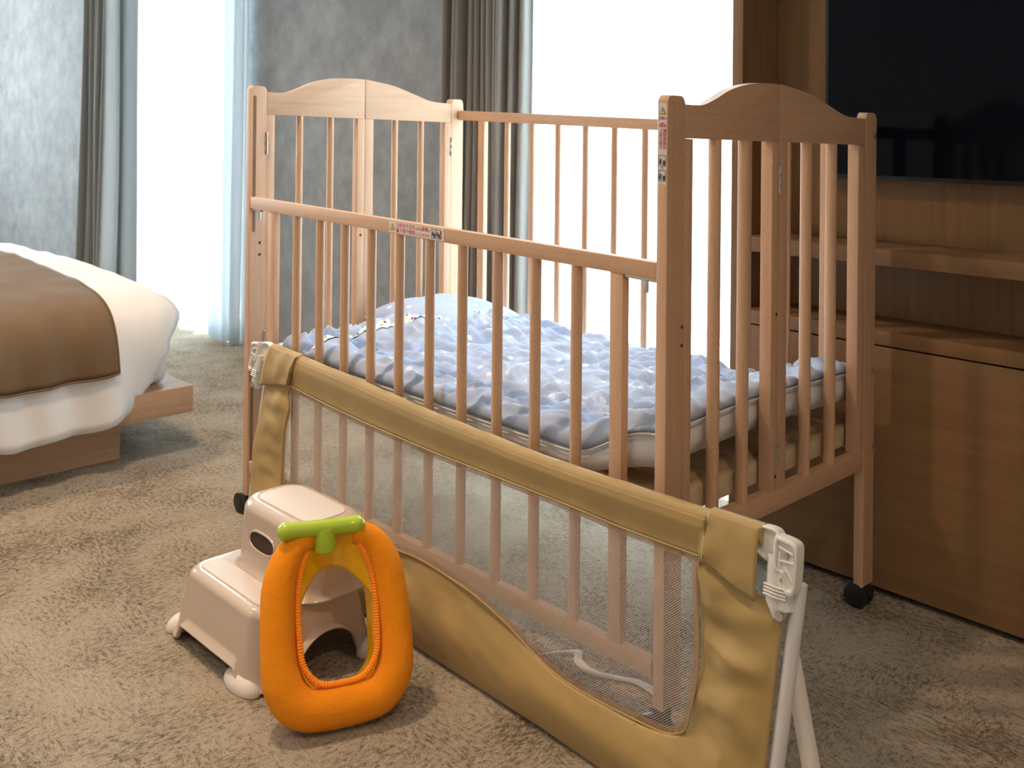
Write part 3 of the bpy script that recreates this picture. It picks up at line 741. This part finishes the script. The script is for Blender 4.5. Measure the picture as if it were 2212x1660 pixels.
# sleeves over the corner joints
def sleeve(poly, off, seed):
    q = [V((a, 0, b)) for a, b in poly]; bm = bmesh.new(); A, B, C_, D = q
    def f(s, t):
        p = A.lerp(B, s).lerp(D.lerp(C_, s), t)
        bulge = .010*math.sin(math.pi*min(1, t*1.15))**.6 if t < .87 else .010*math.sin(math.pi*1.0*t)
        return gp(p.x, p.z, off+.011*math.cos((1-min(1, (1-t)*3))*0)*0+.004*math.sin(math.pi*t)+.0035*noise.noise(V((p.x*30+seed, 0, p.z*26))))
    grid(bm, 20, 20, f); o = build('corner_sleeve', bm, khaki_m, gr, ang=180); solid(o, .003, -1)
    # rolled top
    b2 = bmesh.new(); pts_ = [gp(*(D.lerp(C_, k/10)).xz, -.002) - V((0, 0, .010)) for k in range(11)]; tube(b2, pts_, .0135, 16); build('sleeve_top', b2, khaki_m, gr, ang=60)
sleeve([(1.343, .333), (1.4275, .3115), (1.4272, .4005), (1.3475, .3985)], .011, 2)
sleeve([(.139, .329), (.2545, .350), (.279, .4150), (.160, .4195)], .010, 5)
bm = bmesh.new(); lnp = [gp(1.3475-.0006, z, .0135) for z in (.392, .375, .355, .333)]; tube(bm, lnp, .0009, 6)
kth = plain('khaki_thread', mul(KHAKI, .5), .8); build('seam', bm, kth, gr); bm = bmesh.new()
lnp = [gp(a, b, .0105) for a, b in ((1.341, .333), (1.38, .3235), (1.4275, .3117))]; tube(bm, lnp, .0012, 6); build('seam', bm, kth, gr); bm = bmesh.new()
lnp = [gp(a, b, .0135) for a, b in ((.279, .412), (.262, .385), (.2555, .352))]; tube(bm, lnp, .0012, 6); build('seam', bm, kth, gr); bm = bmesh.new()
lnp = [gp(a, b, .0100) for a, b in ((1.256, .092), (1.254, .06), (1.252, .008))]; tube(bm, lnp, .0009, 6)
build('seam', bm, kth, gr)
# netting window
bm = bmesh.new(); cen = [gp(p.x, p.z, -.003) for p in INN]
lp = [bm.verts.new(p) for p in cen]; bmesh.ops.triangle_fill(bm, edges=[bm.edges.new((lp[i], lp[(i+1) % len(lp)])) for i in range(len(lp))], use_beauty=True)
build('mesh_window', bm, net_m, gr)
bm = bmesh.new(); cxy = V((.8, 0, .22))
l1 = [gp(p.x, p.z, .0025) for p in INN]; l2 = []
for i, p in enumerate(INN):
    a = INN[(i-2) % len(INN)]; b = INN[(i+2) % len(INN)]; t = (b-a).normalized(); n_ = V((t.z, 0, -t.x))
    if n_.dot(cxy-p) < 0 and False: n_ = -n_
    l2.append(p+n_*.009)
l2 = [gp(p.x, p.z, .0020) for p in l2]; loopskin(bm, [l1, l2]); build('mesh_binding', bm, bind_m, gr)
bm = bmesh.new(); tube(bm, [gp(p.x, p.z, .0035) for p in INN]+[gp(INN[0].x, INN[0].z, .0035)], .0016, 6); build('window_piping', bm, khaki_m, gr)
# steel tubes
bm = bmesh.new(); tube(bm, [gp(1.4765, .345, -.012), gp(1.4745, .309, -.012), gp(1.4665, .1812, -.012), gp(1.4600, .08, -.012), gp(1.4560, .012, -.010)], .0092, 16); build('side_tube', bm, pole_m, gr)
bm = bmesh.new(); tube(bm, [gp(.132, .34, -.012), gp(.128, .2, -.012), gp(.135, .012, -.010)], .0092, 16); build('side_tube', bm, pole_m, gr)
bm = bmesh.new(); tube(bm, [gp(.14, .0125, -.012)+V((0, .0, 0)), gp(1.45, .0125, -.012)], .0090, 16); build('bottom_tube', bm, pole_m, gr)
def plate(poly, y_off0, y_off1, bev=.003):
    """rounded plate in the rail plane"""
    q = smooth_poly([(a, 0, b) for a, b in poly], 40, True); bm = bmesh.new()
    loopskin(bm, [[gp(p.x, p.z, y_off0) for p in q], [gp(p.x, p.z, y_off1-.002) for p in q]], caps=(True, False))
    c = sum(q, V())/len(q); lps = [[gp(p.x, p.z, y_off1-.002) for p in q]]
    for s, o in ((.97, -.0005), (.90, 0), (.84, 0), (.80, -.003), (.78, -.0045)): lps.append([gp(*(c+(p-c)*s).xz, y_off1+o) for p in q])
    loopskin(bm, lps, caps=(False, True)); return bm
def joint(x, z, mir):
    X = lambda a: x+mir*a
    g = bmesh.new()
    bk = plate([(X(-.022), z+.012), (X(-.030), z+.006), (X(-.031), z-.018), (X(-.022), z-.026), (X(.0), z-.028), (X(.006), z), (X(.0), z+.012)], -.010, .004)
    j = build('joint_plate', bk, plastic_w, gr, ang=50)
    ft = plate([(X(.004), z+.006), (X(.010), z+.009), (X(.030), z+.007), (X(.036), z-.002), (X(.036), z-.048), (X(.030), z-.058), (X(.022), z-.054), (X(.018), z-.034), (X(.006), z-.030)], -.004, .014)
    j2 = build('joint_plate', ft, plastic_w, gr, ang=50)
    bm = bmesh.new()
    for (a0, b0, a1, b1) in ((.010, -.004, .030, -.008), (.010, -.020, .032, -.018), (.020, -.024, .032, -.040), (.012, -.010, .012, -.030)):
        tube(bm, [gp(X(a0), z+b0, .011), gp(X(a1), z+b1, .011)], .0016, 8)
    build('rib', bm, plastic_w, j2)
    bm = bmesh.new(); tube(bm, [gp(X(.021), z-.012, .008), gp(X(.021), z-.012, .0125)], .0032, 14); build('screw', bm, steel_m, j2); bm = bmesh.new(); tube(bm, [gp(X(.016), z-.042, .008), gp(X(.016), z-.042, .012)], .0022, 14); build('screw', bm, steel_m, j2)
    bm = bmesh.new(); tube(bm, [gp(X(.002), z-.018, .002), gp(X(.004), z-.070, .002), gp(X(.010), z-.088, -.004)], [.0105, .0115, .0100], 16)
    tube(bm, [gp(X(.016), z-.030, .002), gp(X(.017), z-.078, -.002)], [.010, .0115], 16)
    for k in range(4): tube(bm, [gp(X(-.006), z-.052-.004*k, .013), gp(X(.010), z-.052-.004*k, .014), gp(X(.024), z-.052-.004*k, .010)], .0015, 8)
    build('joint_body', bm, plastic_w, gr, ang=50)
    bm = bmesh.new(); tube(bm, [gp(X(.016), z-.085, .006), gp(X(.016), z-.085, .0105)], .0060, 16); build('rivet', bm, steel_m, gr)
joint(1.447, .3905, 1); joint(.118, .408, -1)
# webbing straps
def web(pts, wd, wv, name='strap'):
    bm = bmesh.new(); P_ = smooth_poly(pts, 50); W_ = V(wv)
    loopskin(bm, [[p-W_*wd/2, p+W_*wd/2] for p in P_], closed=False); o = build(name, bm, strap_m, gr, ang=180); solid(o, .0014, 0); return o
web([(1.450, -.030, .240), (1.466, -.036, .19), (1.484, -.042, .13), (1.502, -.044, .06), (1.52, -.03, .006), (1.50, .03, .004), (1.44, .11, .004)], .023, (.69, .72, 0))
web([(.90, -.03, .004), (.925, .05, .004), (.945, .082, .006), (.972, .098, .010), (.985, .084, .006), (1.02, .076, .004), (1.06, .092, .004), (1.10, .108, .005), (1.16, .10, .004)], .016, (.3, .95, .0))

# ------------------------------------------------------------------ step stool
stool = empty('step_stool', (.56, -.26, 0), 'beige plastic two-step toddler stool with white treads and feet', 'step stool')
def rrect(x0, x1, y0, y1, r, n=6):
    pts = []
    for cx, cy, a0 in ((x1-r, y1-r, 0), (x0+r, y1-r, 90), (x0+r, y0+r, 180), (x1-r, y0+r, 270)):
        for k in range(n+1): a = math.radians(a0+90*k/n); pts.append((cx+r*math.cos(a), cy+r*math.sin(a)))
    return pts
SX0, SX1, SY0, SY1 = .412, .715, -.378, -.128
def cutout(x, y):
    """height of the lower rim at a point of the outline: raised between the feet"""
    zx = smoothstep((min(x-SX0, SX1-x)-.040)/.022); zy = smoothstep((min(y-SY0, SY1-y)-.038)/.03)
    c = .004
    if y < SY0+.02 or y > SY1-.02: c = max(c, .004+.028*zx)
    if x > SX1-.03 or x < SX0+.03:
        q = (y-(SY0+SY1)/2-.018)/.062
        if abs(q) < 1: c = max(c, .004+.062*math.sqrt(1-q*q))
    return c
def shell(x0, x1, y0, y1, z0f, ztop, tp, r, rt):
    """tapering rounded shell: footprint at floor tapering by tp to the top"""
    bm = bmesh.new(); base = rrect(x0, x1, y0, y1, r, 10)
    # densify
    base = [(p.x, p.y) for p in resample([(a, b, 0) for a, b in base], 260, True)]
    cx, cy = (x0+x1)/2, (y0+y1)/2
    def sc_(p, ins): 
        fx = 1-ins/((x1-x0)/2); fy = 1-ins/((y1-y0)/2); return (cx+(p[0]-cx)*fx, cy+(p[1]-cy)*fy)
    loops = []
    loops.append([V((*sc_(p, .004), z0f(*p)+.0005)) for p in base])
    loops.append([V((*sc_(p, -.001), z0f(*p)+.0005)) for p in base])
    loops.append([V((*sc_(p, -.002), z0f(*p)+.003)) for p in base])
    loops.append([V((*sc_(p, .0), z0f(*p)+.006)) for p in base])
    for k in range(1, 13):
        t = k/12
        lz = []
        for p in base:
            zb = z0f(*p)+.006; z = zb+(ztop-rt-zb)*t
            lz.append(V((*sc_(p, tp*(z/(ztop))), z)))
        loops.append(lz)
    for k in range(1, 9):
        a = math.pi/2*k/8; loops.append([V((*sc_(p, tp*((ztop-rt)/ztop)+rt*(1-math.cos(a))), ztop-rt+rt*math.sin(a))) for p in base])
    last = loops[-1]; c = V((cx, cy, ztop))
    for s in (.9, .6, .3): loops.append([c+(p-c)*s for p in last])
    loopskin(bm, loops, caps=(False, True)); return bm
# lower body (full footprint) and upper body
low = build('lower_body', shell(SX0, SX1, SY0, SY1, cutout, .122, .022, .045, .016), stool_m, stool, ang=50); solid(low, .003, -1)
def upz(x, y): return .117
up_ = build('upper_body', shell(SX0+.044, SX1+.003, -.290, SY1-.002, upz, .236, .014, .056, .020), stool_m, stool, ang=50)
def pad_top(x0, x1, y0, y1, z, r):
    bm = bmesh.new(); pr = rrect(x0, x1, y0, y1, r, 8); prism(bm, pr, 'z', z-.001, z+.0016, .0008); return bm
build('tread', pad_top(SX0+.040, SX1-.040, SY0+.040, -.2935, .122, .018), tread_m, stool)
build('tread', pad_top(SX0+.086, SX1-.038, -.254, SY1-.038, .236, .028), tread_m, stool)
# hand hole in the riser: flat dark face painted as the shade inside, with raised lip
def riser_y(z): return -.290+.014*(z/.236)
bm = bmesh.new(); el = []
for k in range(32):
    a = 2*math.pi*k/32; ca, sa = math.cos(a), math.sin(a); el.append((.5725+.041*(abs(ca)**.8)*(1 if ca > 0 else -1), .180+.0165*(abs(sa)**.8)*(1 if sa > 0 else -1)))
tube(bm, [V((a, riser_y(b)-.0005, b)) for a, b in el]+[V((el[0][0], riser_y(el[0][1])-.0005, el[0][1]))], .0022, 8); build('hand_hole_lip', bm, stool_m, stool)
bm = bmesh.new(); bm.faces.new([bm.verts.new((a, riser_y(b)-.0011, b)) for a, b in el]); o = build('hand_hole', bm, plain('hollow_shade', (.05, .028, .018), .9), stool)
# rubber feet
for x, y in ((SX0+.004, SY0+.030), (SX0+.17, SY0+.010), (SX1-.053, SY0+.014), (SX1+.001, SY1-.020), (SX0+.012, SY1-.02)):
    if abs(x-SX0-.17) < .01: continue
    bm = bmesh.new(); bmesh.ops.create_uvsphere(bm, u_segments=24, v_segments=14, radius=1)
    rx, ry = (.020, .030) if x < SX0+.02 or x > SX1 else (.048, .022)
    for v in bm.verts: v.co = V((x+v.co.x*rx, y+v.co.y*ry, max(0.0008, .004+v.co.z*.023)))
    build('rubber_foot', bm, foot_m, stool, ang=60)

# ------------------------------------------------------------------ toilet training seat
pot = empty('toilet_training_seat', (.828, -.301, 0), 'orange terry padded toddler toilet seat with green handle leaning on the stool', 'toilet seat')
PU = V((.37, .93, 0)).normalized(); th = math.radians(21)
PH = V((-.93, .37, 0)).normalized(); PV = PH*math.sin(th)+V((0, 0, 1))*math.cos(th); PN = PU.cross(PV)
PO = V((.830, -.296, 0))+PN*.032+V((0, 0, .006))
def pp_(u, v, n=0): return PO+PU*u+PV*v+PN*n
def egg(a, hw, v0, v1, narrow=.13):
    """closed loop; a angle from bottom"""
    vc, hh = (v0+v1)/2, (v1-v0)/2
    s, c = math.sin(a), -math.cos(a)
    k = 2.5
    uu = abs(s)**(2/k)*(1 if s > 0 else -1); vv = abs(c)**(2/k)*(1 if c > 0 else -1)
    return uu*hw*(1-narrow*(vv*.5+.5)**1.3), vc+vv*hh
half = [(.0, .003), (.028, .0035), (.060, .010), (.083, .036), (.0900, .080), (.0880, .145), (.0815, .190), (.064, .226), (.037, .2425), (.027, .2445)]
cl = smooth_poly([(-a, b, 0) for a, b in half[:0:-1]]+[(a, b, 0) for a, b in half], 121); NT = 28
bm = bmesh.new(); rings = []
for i, c in enumerate(cl):
    t = (cl[min(i+1, 120)]-cl[max(i-1, 0)]).normalized(); nr = V((t.y, -t.x)); e = abs(i-60)/60
    bot = smoothstep((.10-c.y)/.08); R1 = .0268+.0035*bot-.007*smoothstep((e-.72)/.25); R2 = .030+.003*bot-.005*smoothstep((e-.75)/.25)
    k = math.sqrt(max(.02, 1-max(0, (e-.955)/.045)**2)); R1 *= k; R2 *= k
    rg = []
    for j in range(NT):
        q = 2*math.pi*j/NT; p = pp_(c.x+nr.x*R1*math.cos(q), c.y+nr.y*R1*math.cos(q), R2*math.sin(q))
        p += (p-pp_(c.x, c.y)).normalized()*.0006*noise.noise(p*60); rg.append(p)
    rings.append(rg)
loopskin(bm, rings, caps=(True, True))
mnz = min(v.co.z for v in bm.verts)
PO = PO-V((0, 0, mnz-.0005))
for v in bm.verts: v.co.z -= mnz-.0005
cush = build('terry_cushion', bm, terry_m, pot, ang=180)
# elastic gathered edge inside the ring
inner = [(.0, .0345), (.034, .0390), (.056, .066), (.0605, .110), (.0600, .150), (.054, .192), (.040, .228), (.0225, .252)]
il = smooth_poly([(-a, b, 0) for a, b in inner[:0:-1]]+[(a, b, 0) for a, b in inner], 361)
bm = bmesh.new(); tube(bm, [pp_(p.x, p.y, .0135) for p in il], [.0046+.0007*math.sin(i*2.2) for i in range(361)], 8); build('elastic_edge', bm, elastic_m, cush)
# yellow insert
bm = bmesh.new(); lps = []
for k, n in ((.985, .0165), (.955, .014), (.93, .0), (.915, -.020), (.93, -.034), (.98, -.036)): lps.append([pp_(p.x*(k+.09*smoothstep((.09-p.y)/.04)), .14+(p.y-.14)*(k+.12*smoothstep((.09-p.y)/.04)), n-.006*smoothstep((.09-p.y)/.04)) for p in il[::4]])
loopskin(bm, lps, closed=False); ins = build('yellow_insert', bm, yellow_m, pot, ang=50); solid(ins, .002, 0)
bm = bmesh.new()
def hood(s, t):
    # splash guard filling the top of the opening, lower edge an arch
    x = (s*2-1); vlow = .196-.052*abs(x)**2.4; vtop = .256; v = vlow+(vtop-vlow)*t
    hw = .0225+.0320*smoothstep((.256-v)/.064)+.003*smoothstep((.19-v)/.04)
    return pp_(x*hw, v, .012-.036*(1-x*x)**.8*(1-t)**.7)
grid(bm, 24, 14, hood); o = build('splash_guard', bm, yellow_m, ins, ang=180); solid(o, .003, 0)
# handle
HD = bmesh.new(); A_, B_ = pp_(-.087, .2575, .018), pp_(.050, .2535, .018)
hp = [A_.lerp(B_, k/20) for k in range(21)]
rd = []
for k in range(21):
    t = k/20; e = max(math.exp(-((t-.055)/.06)**2), math.exp(-((t-.945)/.06)**2)); r = .0125+.0030*e
    if k in (0, 20): r *= .45
    if k in (1, 19): r *= .86
    rd.append(r)
tube(HD, hp, rd, 24); hnd = build('green_handle', HD, green_m, pot, ang=70)
bm = bmesh.new(); c0 = pp_(-.013, .222, .010); c1 = pp_(-.013, .254, .017); tube(bm, [c0, c0.lerp(c1, .1), c0.lerp(c1, .6), c1], [.0175, .0185, .0165, .0165], 24); build('handle_stem', bm, green_m, hnd)
